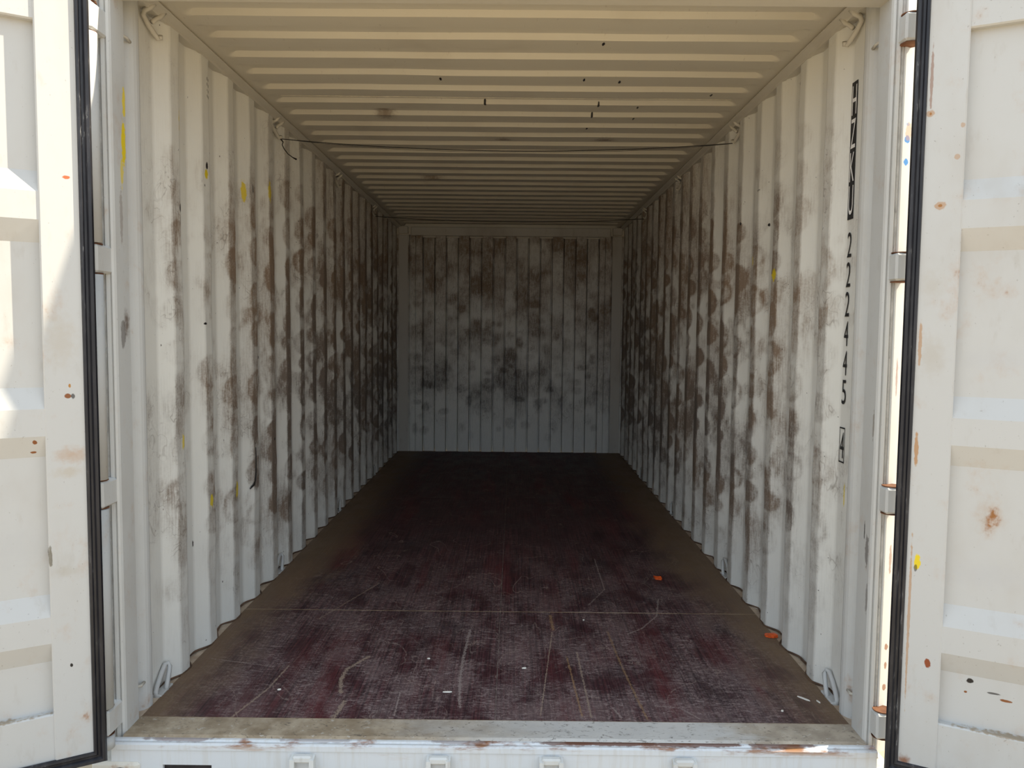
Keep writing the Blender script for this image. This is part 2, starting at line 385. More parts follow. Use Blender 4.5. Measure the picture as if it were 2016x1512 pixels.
# ------------------------------------------------------------------ side walls
def wall_cols():
    pts = [(0.19, 1)]                                   # (y, depth 0 inner..1 outer)
    k = 0; y = P0
    while True:
        pts += [(y-SLOPE, 1), (y, 0), (y+FLAT, 0), (y+FLAT+SLOPE, 1)]
        y += PER
        if y-SLOPE > L_END-0.02: break
    pts = [p for p in pts if p[0] < L_END-0.004]+[(L_END+0.03, pts[-1][1])]
    ys, ds = [], []
    for (a, da), (b, db) in zip(pts, pts[1:]):
        n = max(2, int(round((b-a)/0.0088)))
        for i in range(n):
            t = i/n; ys.append(a+(b-a)*t); ds.append(da+(db-da)*t)
    ys.append(pts[-1][0]); ds.append(pts[-1][1])
    return np.array(ys), np.array(ds)
def make_wall(name, side, lst, seed):
    ys, ds = wall_cols()
    zs = np.arange(-0.02, RAILZ+0.02, 0.0100)
    Y, Z = np.meshgrid(ys, zs, indexing='ij'); D = np.repeat(ds[:, None], len(zs), 1)
    r = np.random.default_rng(seed); off = r.random()*90
    dent = (fbm(Y*5+off, Z*4+off, 3)-0.5)*0.010*(1-D)
    X = side*(W_IN+(W_OUT-W_IN)*D+dent)
    ph = (Y-P0) % PER; rib = np.floor((Y-P0+SLOPE)/PER)
    inner = ((ph < FLAT) & (Y > P0-0.001)).astype(float)
    envz = (0.35+0.65*sstep(0.05, 0.65, Z))*(1-0.80*sstep(1.50, 2.20, Z))
    envy = 0.50+0.50*sstep(0.2, 2.2, Y)
    c1 = fbm(Y*4.2+off, Z*3.1, 5); c2 = fbm(rib*7.3+off, Z*6.0+rib*3.1, 4); c3 = fbm(Y*9, Z*1.6+off, 3); c4 = fbm(Y*13+off, Z*9, 4)
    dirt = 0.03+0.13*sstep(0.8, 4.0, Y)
    dirt = dirt+(0.40*sstep(0.34, 0.64, c1)+0.34*sstep(0.46, 0.66, c4))*envz*envy
    dirt = dirt+inner*(0.10+0.50*sstep(0.38, 0.64, c2))*(0.18+0.82*envz)*envy
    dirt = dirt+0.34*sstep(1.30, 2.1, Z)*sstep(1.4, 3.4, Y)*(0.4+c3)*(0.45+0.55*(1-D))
    dirt = dirt+0.10*sstep(0.55, 0.8, c3)
    arc = np.where(D > 0.999, 9.0, (P0+FLAT-Y) % PER)     # distance before the far edge of the inner flat
    arc = np.where((Y < P0-SLOPE), 9.0, arc)
    moons = np.zeros_like(dirt)
    nrib = int(rib.max())+1
    for k in range(nrib):
        ye = P0+FLAT+k*PER
        sel = np.where((ys > ye-0.15) & (ys < ye+0.03))[0]
        if len(sel) == 0: continue
        i0, i1 = sel[0], sel[-1]+1
        yy = Y[i0:i1]; zz = Z[i0:i1]
        a = ye-yy
        amp = 0.28+0.72*min(1.0, max(0.0, (ye-0.3)/1.8))
        z = 0.12+r.random()*0.1
        while z < 2.05:
            hh = 0.050+0.042*r.random(); bulge = 0.080+0.055*r.random()
            strength = (0.20+0.70*r.random())*amp
            ez = float(sstep(0.1, 0.6, np.array(z))*(1-0.7*sstep(1.5, 2.05, np.array(z))))
            e = (np.abs((zz-z)/hh)**2.3+(np.clip(a, 0, 9)/bulge)**2.8)**0.42
            w = (1-sstep(0.84, 1.03, e))*(0.72+0.28*sstep(0.3, 0.9, e))*(a > -0.012)
            if r.random() < 0.22: w = w*(0.25+0.75*sstep(0.55, 0.95, e))   # only the rim shows
            moons[i0:i1] = np.maximum(moons[i0:i1], w*strength*(0.25+0.75*ez))
            z += hh*(1.95+1.2*r.random())
    dirt = np.clip(dirt*0.95+moons*0.80, 0, 0.97)
    tone = np.clip(0.0+0.35*sstep(0.4, 0.7, fbm(Y*2+5, Z*2+off, 3))+0.35*(1-sstep(0.7, 1.7, Z))+0.25*sstep(2, 5, Y)*(1-sstep(1.4, 2.1, Z)), 0, 1)
    nz = len(zs); ny = len(ys)
    idx = np.arange(ny*nz).reshape(ny, nz)
    q = np.stack([idx[:-1, :-1], idx[1:, :-1], idx[1:, 1:], idx[:-1, 1:]], -1).reshape(-1, 4)
    if side > 0: q = q[:, ::-1]
    me = bpy.data.meshes.new(name)
    me.vertices.add(ny*nz); me.vertices.foreach_set('co', np.stack([X, Y, Z], -1).astype(np.float32).ravel())
    me.loops.add(q.size); me.loops.foreach_set('vertex_index', q.ravel().astype(np.int32))
    me.polygons.add(len(q)); me.polygons.foreach_set('loop_start', np.arange(0, q.size, 4, dtype=np.int32))
    me.update(calc_edges=True); me.validate()
    me.polygons.foreach_set('use_smooth', np.ones(len(q), bool))
    for nm, val in (('dirt', dirt), ('tone', tone)):
        at = me.attributes.new(nm, 'FLOAT', 'POINT'); at.data.foreach_set('value', val.astype(np.float32).ravel())
    me.materials.append(mat_wall(name+'_paint', lst))
    o = bpy.data.objects.new(name, me); COL.objects.link(o)
    return o
def E(c, side, y, z, ry, rz, a=1.0): return ('e', c, (side*1.183, y, z), (0.06, ry, rz), a)
ML = [E(YEL, -1, 0.500, 2.03, 0.012, 0.05), E(YEL, -1, 0.735, 1.88, 0.018, 0.022), E(YEL, -1, 1.22, 1.90, 0.016, 0.05, .9),
      E(YEL, -1, 1.55, 1.95, 0.022, 0.06, .9), E(YEL, -1, 0.485, 0.86, 0.015, 0.03, .8), E(YEL, -1, 0.735, 0.585, 0.018, 0.03, .9),
      E(YEL, -1, 1.035, 0.565, 0.016, 0.045, .8), E(BLK, -1, 1.434, 1.137, 0.028, 0.010), E(BLK, -1, 0.706, 1.296, 0.014, 0.005),
      E(BLK, -1, 0.26, 1.744, 0.006, 0.016), E(BLK, -1, 0.49, 1.713, 0.006, 0.018), E(BLK, -1, 0.74, 1.916, 0.012, 0.016),
      E(BLK, -1, 1.293, 1.923, 0.007, 0.025), E(BLK, -1, 0.542, 1.164, 0.006, 0.02), E(BLK, -1, 2.225, 1.018, 0.02, 0.008),
      E(BLK, -1, 1.581, 0.718, 0.012, 0.012), E(BLK, -1, 0.63, 0.436, 0.006, 0.014), E(BLK, -1, 0.24, 0.70, 0.004, 0.05, .7)]
for i in range(4):
    for j in range(3): ML.append(E(BLK, -1, 0.757+0.011*j, 2.255-0.022*i-0.004*j, 0.004, 0.007, .75))
MR = [E(YEL, 1, 1.015, 1.53, 0.03, 0.028), E(YEL, 1, 1.333, 1.615, 0.025, 0.03, .7), E(YEL, 1, 0.30, 0.72, 0.006, 0.05, .8),
      E(BLK, 1, 1.543, 1.818, 0.012, 0.008), E(BLK, 1, 1.197, 1.767, 0.008, 0.008), E(BLK, 1, 0.773, 2.261, 0.006, 0.010),
      E(BLK, 1, 0.79, 2.25, 0.005, 0.010), E(BROWN, 1, 0.78, 2.20, 0.012, 0.05, .7), E(BLK, 1, 0.778, 2.086, 0.005, 0.014),
      E(BLK, 1, 1.265, 1.933, 0.02, 0.005, .6), E(BLK, 1, 1.124, 1.316, 0.005, 0.02)]
wl = make_wall('wall_left', -1, ML, 11); wr = make_wall('wall_right', 1, MR, 23)
tag(wl, 'scuffed cream corrugated steel side wall with yellow paint smears and no lettering', 'wall', kind='structure')
tag(wr, 'scuffed cream corrugated steel side wall with black painted serial number', 'wall', kind='structure')

# painted serial number on the flat of the first recess of the right wall
def glyph(ch):
    cu = bpy.data.curves.new('glyph', 'FONT'); cu.body = ch; cu.size = 1.0; cu.fill_mode = 'FRONT'; cu.resolution_u = 6
    o = bpy.data.objects.new('glyph', cu); COL.objects.link(o)
    dg = bpy.context.evaluated_depsgraph_get(); me = bpy.data.meshes.new_from_object(o.evaluated_get(dg))
    v = np.array([x.co[:] for x in me.vertices]); f = [tuple(p.vertices) for p in me.polygons]
    bpy.data.objects.remove(o); bpy.data.curves.remove(cu); bpy.data.meshes.remove(me)
    v = v-v.min(0); v = v/np.maximum(v.max(0), 1e-6)
    return v, f
def letter(ch, y0, y1, z0, z1, x, mat, name):
    v, f = glyph(ch)        # reading direction runs towards the doors
    vv = [(x, y1-(y1-y0)*p[0], z0+(z1-z0)*p[1]) for p in v]
    return make(name, vv, f, mat, wr)
LX = W_OUT-0.0020
YA, YB = 0.313, 0.353
make('painted_block', [(LX, YB+0.002, 2.135), (LX, YA-0.004, 2.135), (LX, YA-0.004, 1.672), (LX, YB+0.002, 1.672)], [(0, 1, 2, 3)], 'black', wr)
for i, ch in enumerate('HZKU'):
    zt = 2.122-0.112*i; letter(ch, YA, YB-0.005, zt-0.098, zt, LX-0.0012, 'white', 'painted_letter')
for i, ch in enumerate('222445'):
    zt = 1.628-0.1015*i; letter(ch, YA-0.001, YB-0.008, zt-0.085, zt, LX-0.0006, 'black', 'painted_numeral')
letter('4', YA, YB-0.010, 0.847, 0.938, LX-0.0006, 'black', 'painted_numeral')
fr = MB(); x = LX-0.0004
for (a, b, c, d) in [(YA-.005, YB-.002, .950, .955), (YA-.005, YB-.002, .831, .836), (YA-.005, YA-.002, .831, .955), (YB-.005, YB-.002, .831, .955)]:
    fr.add([(x, b, c), (x, a, c), (x, a, d), (x, b, d)], [(0, 1, 2, 3)])
fr.build('painted_frame', 'black', wr)

# ------------------------------------------------------------------ end wall
def make_back():
    recess = [(-0.905+0.2436*k, -0.783+0.2436*k) for k in range(8)]
    pts = [(-1.219, 0.0), (-1.056, 0.0), (-1.052, 0.030), (-1.042, 0.030), (-1.038, 0.0), (-0.988, 0.0), (-0.986, 0.02), (-0.980, 0.02), (-0.978, 0.0)]
    for a, b in recess: pts += [(a-0.009, 0), (a-0.004, 0.075), (a+0.005, 0.075), (a+0.010, 0.040), (b-0.010, 0.040), (b-0.005, 0.075), (b+0.004, 0.075), (b+0.009, 0)]  # narrow trenches added at the rib edges, shaped to hold dark shade lines
    pts += [(0.982, 0), (0.984, 0.02), (0.990, 0.02), (0.992, 0), (1.042, 0), (1.046, 0.030), (1.056, 0.030), (1.060, 0), (1.219, 0)]
    xs, ds = [], []
    for (a, da), (b, db) in zip(pts, pts[1:]):
        n = max(1, int(round((b-a)/0.02)))
        for i in range(n): t = i/n; xs.append(a+(b-a)*t); ds.append(da+(db-da)*t)
    xs.append(pts[-1][0]); ds.append(0)
    xs = np.array(xs); ds = np.array(ds); zs = np.arange(-0.02, 2.27, 0.018)
    X, Z = np.meshgrid(xs, zs, indexing='ij'); D = np.repeat(ds[:, None], len(zs), 1)
    Yv = L_END+D
    col = np.floor((X+2)/0.1218)
    c1 = fbm(X*4+40, Z*4, 5); c2 = fbm(col*5.3, Z*4.5+col*2.7, 4); c3 = fbm(X*9, Z*7+9, 4)
    env = sstep(0.1, 0.7, Z)
    d = 0.16+0.26*sstep(0.38, 0.70, c1)*env+0.30*sstep(0.35, 0.68, c2)*env+0.20*sstep(0.50, 0.72, c3)*env
    d = d+0.20*sstep(1.0, 2.0, Z)
    r = np.random.default_rng(5); mo = np.zeros_like(d)
    for i in range(90):
        x0 = -1.0+2.0*r.random(); z0 = 0.15+1.5*r.random(); w = 0.035+0.04*r.random(); h = 0.03+0.05*r.random()
        e = np.sqrt(((X-x0)/w)**2+((Z-z0)/h)**2); mo = np.maximum(mo, (1-sstep(0.6, 1.05, e))*(0.3+0.6*r.random()))
    d = np.clip(d*0.85+0.34*mo, 0, 0.8)
    tone = np.clip(1.0-sstep(0.5, 1.7, Z)*0.85, 0, 1)
    nx, nz = X.shape; idx = np.arange(nx*nz).reshape(nx, nz)
    q = np.stack([idx[:-1, :-1], idx[1:, :-1], idx[1:, 1:], idx[:-1, 1:]], -1).reshape(-1, 4)
    o = make('wall_back', np.stack([X, Yv, Z], -1).reshape(-1, 3).tolist(), q.tolist(), mat_wall('wall_back_paint', []))
    for nm, val in (('dirt', d), ('tone', tone)):
        at = o.data.attributes.new(nm, 'FLOAT', 'POINT'); at.data.foreach_set('value', val.astype(np.float32).ravel())
    return o
wb = make_back()
tag(wb, 'dingy corrugated steel end wall at the far end of the container', 'wall', kind='structure')
MB().box(-1.03, 1.04, L_END-0.010, L_END+0.08, 2.256, 2.345, 0.004).build('top_beam', 'rail_dirty', wb)
for sx in (-1, 1):
    a, b = sorted((sx*1.062, sx*1.160))
    MB().box(a, b, L_END-0.012, L_END+0.08, 2.275, 2.350, 0.004).build('corner_gusset', 'rail_dirty', wb)
    MB().box(sx*1.112-0.05, sx*1.112+0.05, L_END-0.008, L_END+0.02, -0.01, 2.262, 0.003).build('corner_plate', 'rail_dirty', wb)
MB().box(-1.219, 1.219, L_END+0.03, L_END+0.10, 2.24, 2.42).build('end_beam', 'rail', wb)

# ------------------------------------------------------------------ roof
def make_roof():
    pts = []
    k0, per = 0.382, 0.2097
    y = k0-per
    pts.append((0.02, 1)); pts.append((y, 1))
    while y < L_END-0.16:
        pts += [(y+0.015, 0), (y+0.105, 0), (y+0.120, 1), (y+per, 1)]; y += per
    pts = [p for p in pts if p[0] < L_END-0.02]; pts = [p for p in pts if p[0] < 5.70]; pts += [(5.715, 0), (5.745, 0), (5.75, 4.0), (L_END+0.06, 4.0)]  # last strip raised into a recess, shaped so that it falls into shade
    ys, hs = [], []
    for (a, da), (b, db) in zip(pts, pts[1:]):
        n = max(3, int(round((b-a)/0.012)))
        if b-a < 0.02: n = 4
        for i in range(n): t = i/n; ys.append(a+(b-a)*t); hs.append(da+(db-da)*t)
    ys.append(pts[-1][0]); hs.append(4.0)
    xs = np.concatenate([[-1.219, -1.15, -1.118], np.linspace(-1.105, -1.06, 6), np.linspace(-0.95, 0.95, 20), np.linspace(1.06, 1.105, 6), [1.118, 1.15, 1.219]])
    X, Y = np.meshgrid(xs, np.array(ys), indexing='ij'); H = np.repeat(np.array(hs)[None, :], len(xs), 0)
    a = 1-sstep(1.058, 1.107, np.abs(X))
    Z = ROOFZ+0.020*H*a+(fbm(X*2+9, Y*2, 2)-0.5)*0.006
    nx, ny = X.shape; idx = np.arange(nx*ny).reshape(nx, ny)
    q = np.stack([idx[:-1, :-1], idx[:-1, 1:], idx[1:, 1:], idx[1:, :-1]], -1).reshape(-1, 4)
    o = make('ceiling', np.stack([X, Y, Z], -1).reshape(-1, 3).tolist(), q.tolist(), 'roof', smooth=True)
    o.data.set_sharp_from_angle(angle=math.radians(40))
    return o
roof = tag(make_roof(), 'cream corrugated steel roof sheet with crosswise ribs, seen from below', 'ceiling', kind='structure')
MB().tube([(-1.08, 1.405, 2.381), (0, 1.410, 2.380), (1.08, 1.412, 2.381)], 0.0035, 6).build('weld_seam', 'weld', roof)

# ------------------------------------------------------------------ rails, header, posts, sill
def rail(n, sx, label):
    p = [(sx*1.222, RAILZ), (sx*1.176, RAILZ), (sx*1.172, RAILZ-0.004), (sx*1.163, RAILZ-0.004), (sx*1.159, RAILZ+0.003), (sx*1.138, 2.348), (sx*1.134, 2.352), (sx*1.136, 2.356), (sx*1.150, 2.372), (sx*1.222, 2.415)]
    o = MB().prism(p, 0.05, L_END+0.08, 'y').build('trim_%d' % n, 'rail')
    tag(o, label, 'rail', kind='structure'); return o
rail_l = rail(1, -1, 'cream top rail with lashing rings along the wall without lettering')
rail_r = rail(2, 1, 'cream top rail with lashing rings along the wall with the serial number')
RY = [0.319+1.39*k for k in range(4)]
def hook_top(sx, y, par):
    # bar bent into a U and welded under the rail, loop hanging into the recess
    X = lambda v: sx*v
    path = [(X(1.150), y-0.045, 2.348), (X(1.162), y-0.050, 2.332), (X(1.179), y-0.052, 2.324), (X(1.188), y-0.044, 2.314), (X(1.187), y-0.015, 2.294),
            (X(1.180), y+0.018, 2.272), (X(1.174), y+0.034, 2.262), (X(1.168), y+0.038, 2.264), (X(1.166), y+0.032, 2.272)]
    stub = [(X(1.150), y+0.030, 2.348), (X(1.160), y+0.022, 2.330), (X(1.172), y+0.010, 2.318), (X(1.178), y-0.004, 2.304)]
    return MB().tube(path, 0.0085, 8).tube(stub, 0.0080, 8).build('lashing_ring', 'rail', par, True)
def hook_low(sx, y, par):
    X = lambda v: sx*v
    path = [(X(1.182), y-0.050, -0.002), (X(1.184), y-0.046, 0.012), (X(1.186), y-0.030, 0.026), (X(1.189), y+0.010, 0.054), (X(1.189), y+0.040, 0.074),
            (X(1.184), y+0.052, 0.076), (X(1.176), y+0.050, 0.064), (X(1.172), y+0.030, 0.040), (X(1.168), y+0.005, 0.014), (X(1.168), y, -0.002)]
    o = MB().tube(path, 0.0085, 8).build('lashing_ring', 'ring_grey', par, True)
    b = MB().box(X(1.178)-0.016, X(1.178)+0.016, y-0.055, y+0.045, -0.012, 0.006, 0.003).build('ring_base', 'ring_grey', o)
    return o
for y in RY: hook_top(-1, y, rail_l); hook_top(1, y, rail_r)

hd = MB().prism([(0.0, 2.30), (0.004, 2.284), (0.012, 2.280), (0.085, 2.280), (0.090, 2.284), (0.090, 2.40), (0.05, 2.44), (0.0, 2.44)], -1.219, 1.219, 'x').build('trim_3', 'rail')
tag(hd, 'cream steel header beam across the top of the doorway', 'beam', kind='structure')

ML_POST = [('e', YEL, (-1.17, 0.082, 1.97), (.03, .010, .05), .9), ('e', YEL, (-1.17, 0.074, 1.845), (.03, .014, .075)), ('e', YEL, (-1.17, 0.060, 1.755), (.03, .010, .05), .7),
           ('e', (0.13, 0.085, 0.06), (-1.17, 0.068, 1.29), (.03, .022, .055), .85), ('e', (0.10, 0.08, 0.07), (-1.17, 0.045, 1.26), (.03, .016, .05), .6),
           ('e', (0.25, 0.2, 0.17), (-1.17, 0.05, 1.62), (.03, .010, .09), .5)]
MR_POST = [('e', (0.14, 0.12, 0.11), (1.17, 0.03, 0.60), (.03, .012, .06), .7), ('e', (0.14, 0.12, 0.11), (1.17, 0.02, 0.45), (.03, .008, .05), .6),
           ('e', (0.04, 0.2, 0.5), (1.228, 0.012, 1.865), (.012, .02, .012)), ('e', (0.04, 0.2, 0.5), (1.226, 0.012, 1.80), (.010, .02, .012)), ('e', (0.04, 0.2, 0.5), (1.228, 0.012, 1.91), (.008, .02, .006), .6),
           ('e', ORG, (1.232, 0.012, 1.89), (.014, .02, .03), .5), ('e', RUST, (1.232, 0.012, 0.58), (.006, .02, .05), .6), ('e', RUST, (1.23, 0.012, 0.30), (.008, .02, .012), .8), ('e', RUST, (1.23, 0.012, 0.24), (.006, .02, .012), .8), ('e', RUST, (1.228, 0.012, 0.17), (.009, .02, .012), .8), ('e', (0.25, 0.1, 0.08), (1.226, 0.012, 1.15), (.004, .02, .07), .6),
           ('e', BLK, (1.17, 0.052, 0.66), (.03, .004, .03), .8), ('e', (.2, .16, .12), (1.17, 0.02, 1.0), (.03, .006, .05), .6)]
def post(n, sx, lst, label):
    mat = mat_paint('post_paint_dimmed_%d' % n, base=(0.55, 0.55, 0.535), grime=0.26, rust=0.22, lst=lst)  # same cream paint, dimmed in its colour against the daylight at the opening
    # plan outline: jamb flat, caulked groove, door landing, chamfered outer edge
    p = [(1.165, 0.090), (1.165, 0.012), (1.168, 0.004), (1.174, 0.0), (1.176, 0.006), (1.179, 0.006), (1.181, 0.0), (1.190, -0.002), (1.194, 0.005), (1.204, 0.006),
         (1.206, 0.002), (1.210, 0.002), (1.264, 0.031), (1.264, 0.12), (1.224, 0.12), (1.224, 0.212), (1.203, 0.212), (1.178, 0.209), (1.171, 0.203), (1.168, 0.192), (1.169, 0.180), (1.173, 0.168), (1.181, 0.156), (1.193, 0.146), (1.205, 0.136), (1.210, 0.120), (1.210, 0.094), (1.196, 0.090)]
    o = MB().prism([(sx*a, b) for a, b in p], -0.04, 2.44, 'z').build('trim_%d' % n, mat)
    tag(o, label, 'post', kind='structure')
    MB().tube([(sx*1.199, 0.006, -0.02), (sx*1.199, 0.006, 2.30)], 0.004, 6).build('caulk_bead', 'caulk', o)
    for z in (2.19, 0.10):                                  # welded tie bar stubs on the jamb
        MB().tube([(sx*1.205, 0.098, z), (sx*1.186, 0.104, z), (sx*1.174, 0.126, z-0.006), (sx*1.178, 0.158, z-0.008)], 0.005, 7).build('tie_bar', 'rail', o, True)
    for z0, z1 in ((2.138, 2.218), (1.440, 1.522), (0.735, 0.815), (0.028, 0.108)):
        xa, ya = (1.183, -0.046) if sx > 0 else (1.174, -0.082)
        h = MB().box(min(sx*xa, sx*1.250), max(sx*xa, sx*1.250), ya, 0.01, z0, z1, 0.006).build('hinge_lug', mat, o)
        for zz in (z0-0.004, z1+0.001):
            MB().prism([(sx*(xa+0.030)+0.029*math.cos(t*math.pi/8), ya+0.031+0.029*math.sin(t*math.pi/8)) for t in range(16)], zz, zz+0.003, 'z').build('rusty_washer', 'rust', h)
    return o
post_l = post(4, -1, ML_POST, 'cream corner post of the doorway with a yellow smear and brown smudge')
post_r = post(5, 1, MR_POST, 'cream corner post of the doorway beside the serial number')

# sill
sp = [(0.100, 0.001), (0.100, -0.03), (-0.044, -0.13), (-0.044, -0.021), (-0.040, -0.012), (-0.034, -0.010), (-0.030, -0.0045), (-0.016, -0.003), (-0.006, 0.000), (0.0, 0.001)]
sill = MB().prism([(0.102, 0.0015), (0.102, -0.03), (-0.016, -0.03), (-0.018, -0.004), (-0.006, 0.0005)], -1.166, 1.166, 'x').build('trim_6', 'sill')
tag(sill, 'worn dusty steel door sill across the threshold, lock keepers on its face', 'sill', kind='structure')
MB().prism([(-0.018, -0.004), (-0.018, -0.03), (-0.046, -0.03), (-0.046, -0.014), (-0.040, -0.009), (-0.030, -0.010), (-0.026, -0.005)], -1.19, 1.19, 'x').build('sill_lip', 'sillface', sill)
# face plate with an open slot near the left end
def face(x0, x1, z0, z1): return MB().box(x0, x1, -0.042, -0.030, z0, z1)
fp = MB()
for x0, x1, z0, z1 in [(-1.19, -1.030, -0.165, -0.03), (-0.878, 1.19, -0.165, -0.03), (-1.030, -0.878, -0.079, -0.03), (-1.030, -0.878, -0.165, -0.135)]:
    fp.box(x0, x1, -0.042, -0.030, z0, z1)
fp.build('face_plate', 'sillface', sill)
MB().box(-1.04, -0.868, -0.030, 0.06, -0.165, -0.078).build('slot_shade_block', 'cavity', sill)  # solid dark block behind the slot, its shade put into the colour
for x in (-0.591, -0.17, 0.179, 0.591):
    kp = MB().box(x-0.030, x+0.030, -0.066, -0.042, -0.058, -0.036, 0.005).build('lock_keeper', 'steel_white', sill)
    for q in (-1, 1):
        MB().prism([(-0.042, -0.040), (-0.068, -0.046), (-0.070, -0.078), (-0.060, -0.086), (-0.042, -0.082)], x+q*0.030-0.007, x+q*0.030+0.007, 'x').build('keeper_cheek', 'steel_white', kp)
# corner castings under the posts
for n, sx, lab in ((7, -1, 'rusty corner casting below the post with the yellow smear'), (8, 1, 'corner casting below the post beside the serial number')):
    a, b = sorted((sx*1.10, sx*1.250))
    o = MB().box(a, b, -0.052, 0.12, -0.165, -0.070, 0.008).build('trim_%d' % n, mat_paint('casting_paint_%d' % n, base=(0.66, 0.63, 0.56), rust=1.1, grime=0.4))
    tag(o, lab, 'corner casting', kind='structure')
    cx = sx*1.158
    ring = [(cx+0.036*math.cos(t*math.pi/10), -0.112+0.028*math.sin(t*math.pi/10)) for t in range(20)]
    MB().prism(ring, -0.054, -0.02, 'y').build('hole_shade_disc', 'cavity', o)  # solid dark disc on the casting, painted as the shade of its hole

# ------------------------------------------------------------------ floor
fl = MB().box(-1.219, 1.219, 0.08, L_END+0.05, -0.10, -0.0035).build('floor', 'ledge')
tag(fl, 'dark maroon plywood floor boards with dusty edges and scratches', 'floor', kind='structure')
for sx in (-1, 1):
    for y0, y1 in ((0.104, 1.112), (1.117, 3.515), (3.519, L_END-0.004)):
        x0, x1 = sorted((sx*0.0014, sx*1.166))
        MB().box(x0, x1, y0, y1, -0.026, 0.0, 0.0012).build('plywood_board', 'floor', fl)
MB().box(-1.166, 1.166, 1.110, 1.119, -0.012, -0.0006).build('seam_filler', 'seam', fl)
MB().box(-1.166, 1.166, 3.513, 3.521, -0.012, -0.0012).build('seam_filler', 'seam_dark', fl)
MB().box(-0.004, 0.004, 0.104, L_END-0.005, -0.012, -0.0010).build('seam_filler', 'seam_dark', fl)
MB().box(-1.166, 1.166, 0.099, 0.106, -0.012, 0.0004).build('seam_filler', 'seam', fl)
for sx in (-1, 1):
    ys, ds = wall_cols(); r = np.random.default_rng(3+sx)
    path = [(sx*(W_IN+(W_OUT-W_IN)*d-0.004+0.004*math.sin(y*37+sx)), y, 0.001+0.003*math.sin(y*23)) for y, d in zip(ys[::2], ds[::2])]
    MB().tube(path, 0.0042, 5).build('sealant_bead', 'sealant', fl, True)
for y in RY: hook_low(-1, y-0.02, fl); hook_low(1, y-0.02, fl)

# ------------------------------------------------------------------ doors
def door(n, sx, deg, marks, label):
    a = math.radians(deg)
    ux = Vector((sx*math.cos(a), -math.sin(a), 0))
    root = empty('door_%d' % n, (1.213 if sx > 0 else -1.204, -0.052, 0.0), math.atan2(ux.y, ux.x))
    tag(root, label, 'door', kind='structure')
    q = 1 if sx < 0 else -1            # local y of the inner face: +n on the left door, -n on the right
    T, TP = 0.078, 0.066
    mat = mat_paint('door_paint_dimmed_%d' % n, base=(0.495, 0.495, 0.485), grime=0.34, rust=0.30, lst=marks, speck=0.35)  # same paint as inside, colour darkened to offset the stronger light on the doors
    def bx(name, s0, s1, n0, n1, z0, z1, c=0.004, m=mat, par=root):
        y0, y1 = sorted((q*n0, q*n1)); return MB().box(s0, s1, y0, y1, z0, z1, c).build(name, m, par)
    st = bx('hinge_stile', 0.012, 0.134, 0.004, T, -0.015, 2.30)
    bx('lock_stile', 1.035, 1.160, 0.004, T, -0.015, 2.30)
    bx('top_rail', 0.130, 1.04, 0.004, T-0.006, 2.122, 2.30)
    bx('bottom_rail', 0.130, 1.04, 0.004, T-0.006, -0.015, 0.150)
    # hinge-side barrel with rounded nose
    bs, br = (0.002, 0.030) if sx < 0 else (0.016, 0.014)
    for za, zb in ((-0.015, 0.022), (0.114, 0.729), (0.821, 1.434), (1.528, 2.132), (2.224, 2.30)):
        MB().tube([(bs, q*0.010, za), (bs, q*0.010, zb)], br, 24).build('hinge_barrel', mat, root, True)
    # horizontally pressed panel: three bumps towards the inside
    lo, hi = 0.046, 0.074
    prof = [(0.14, lo)]
    for zb in (0.300, 0.905, 1.515):          # foot of the lower slope
        prof += [(zb, lo), (zb+0.062, hi), (zb+0.140, hi), (zb+0.200, lo)]
    prof.append((2.13, lo))
    zz, nn = [], []
    for (z0, p0), (z1, p1) in zip(prof, prof[1:]):
        k = max(2, int((z1-z0)/0.02))
        for i in range(k): zz.append(z0+(z1-z0)*i/k); nn.append(p0+(p1-p0)*i/k)
    zz.append(2.13); nn.append(lo)
    ss = np.linspace(0.128, 1.042, 16); V = []; Fc = []
    for i, z in enumerate(zz):
        for s in ss: V.append((s, q*nn[i], z))
    m = len(ss)
    for i in range(len(zz)-1):
        for j in range(m-1):
            f = (i*m+j, i*m+j+1, (i+1)*m+j+1, (i+1)*m+j); Fc.append(f if q < 0 else f[::-1])
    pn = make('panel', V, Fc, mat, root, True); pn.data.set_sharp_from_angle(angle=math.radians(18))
    # rubber gasket frame around the door, two lips with a channel between
    def gprof(k):                              # cross-section (across, out of the face)
        return [(-0.004, T-0.02), (-0.008, T+0.003), (-0.003, T+0.013), (0.005, T+0.012), (0.010, T+0.003), (0.016, T+0.003), (0.020, T+0.008), (0.026, T+0.007), (0.029, T-0.002)]
    gp = gprof(0); z0, z1, s0, s1 = -0.015, 2.30, 0.006, 1.166
    ring = []
    for (w, h) in gp: ring.append([(s0+w, q*h, z0+w), (s1-w, q*h, z0+w), (s1-w, q*h, z1-w), (s0+w, q*h, z1-w)])
    V = [p for r_ in ring for p in r_]; Fc = []
    for i in range(len(gp)-1):
        for j in range(4):
            f = (i*4+j, i*4+(j+1) % 4, (i+1)*4+(j+1) % 4, (i+1)*4+j); Fc.append(f if q < 0 else f[::-1])
    make('door_gasket', V, Fc, 'rubber', root)
    return root
def dl(c, s, z, rs, rz, a=1.0): return ('e', c, (s, 0.07, z), (rs, 0.09, rz), a)
def dr(c, s, z, rs, rz, a=1.0): return ('e', c, (s, -0.07, z), (rs, 0.09, rz), a)
BLU = (0.03, 0.18, 0.55)
LEDGE = (0.30, 0.235, 0.16)
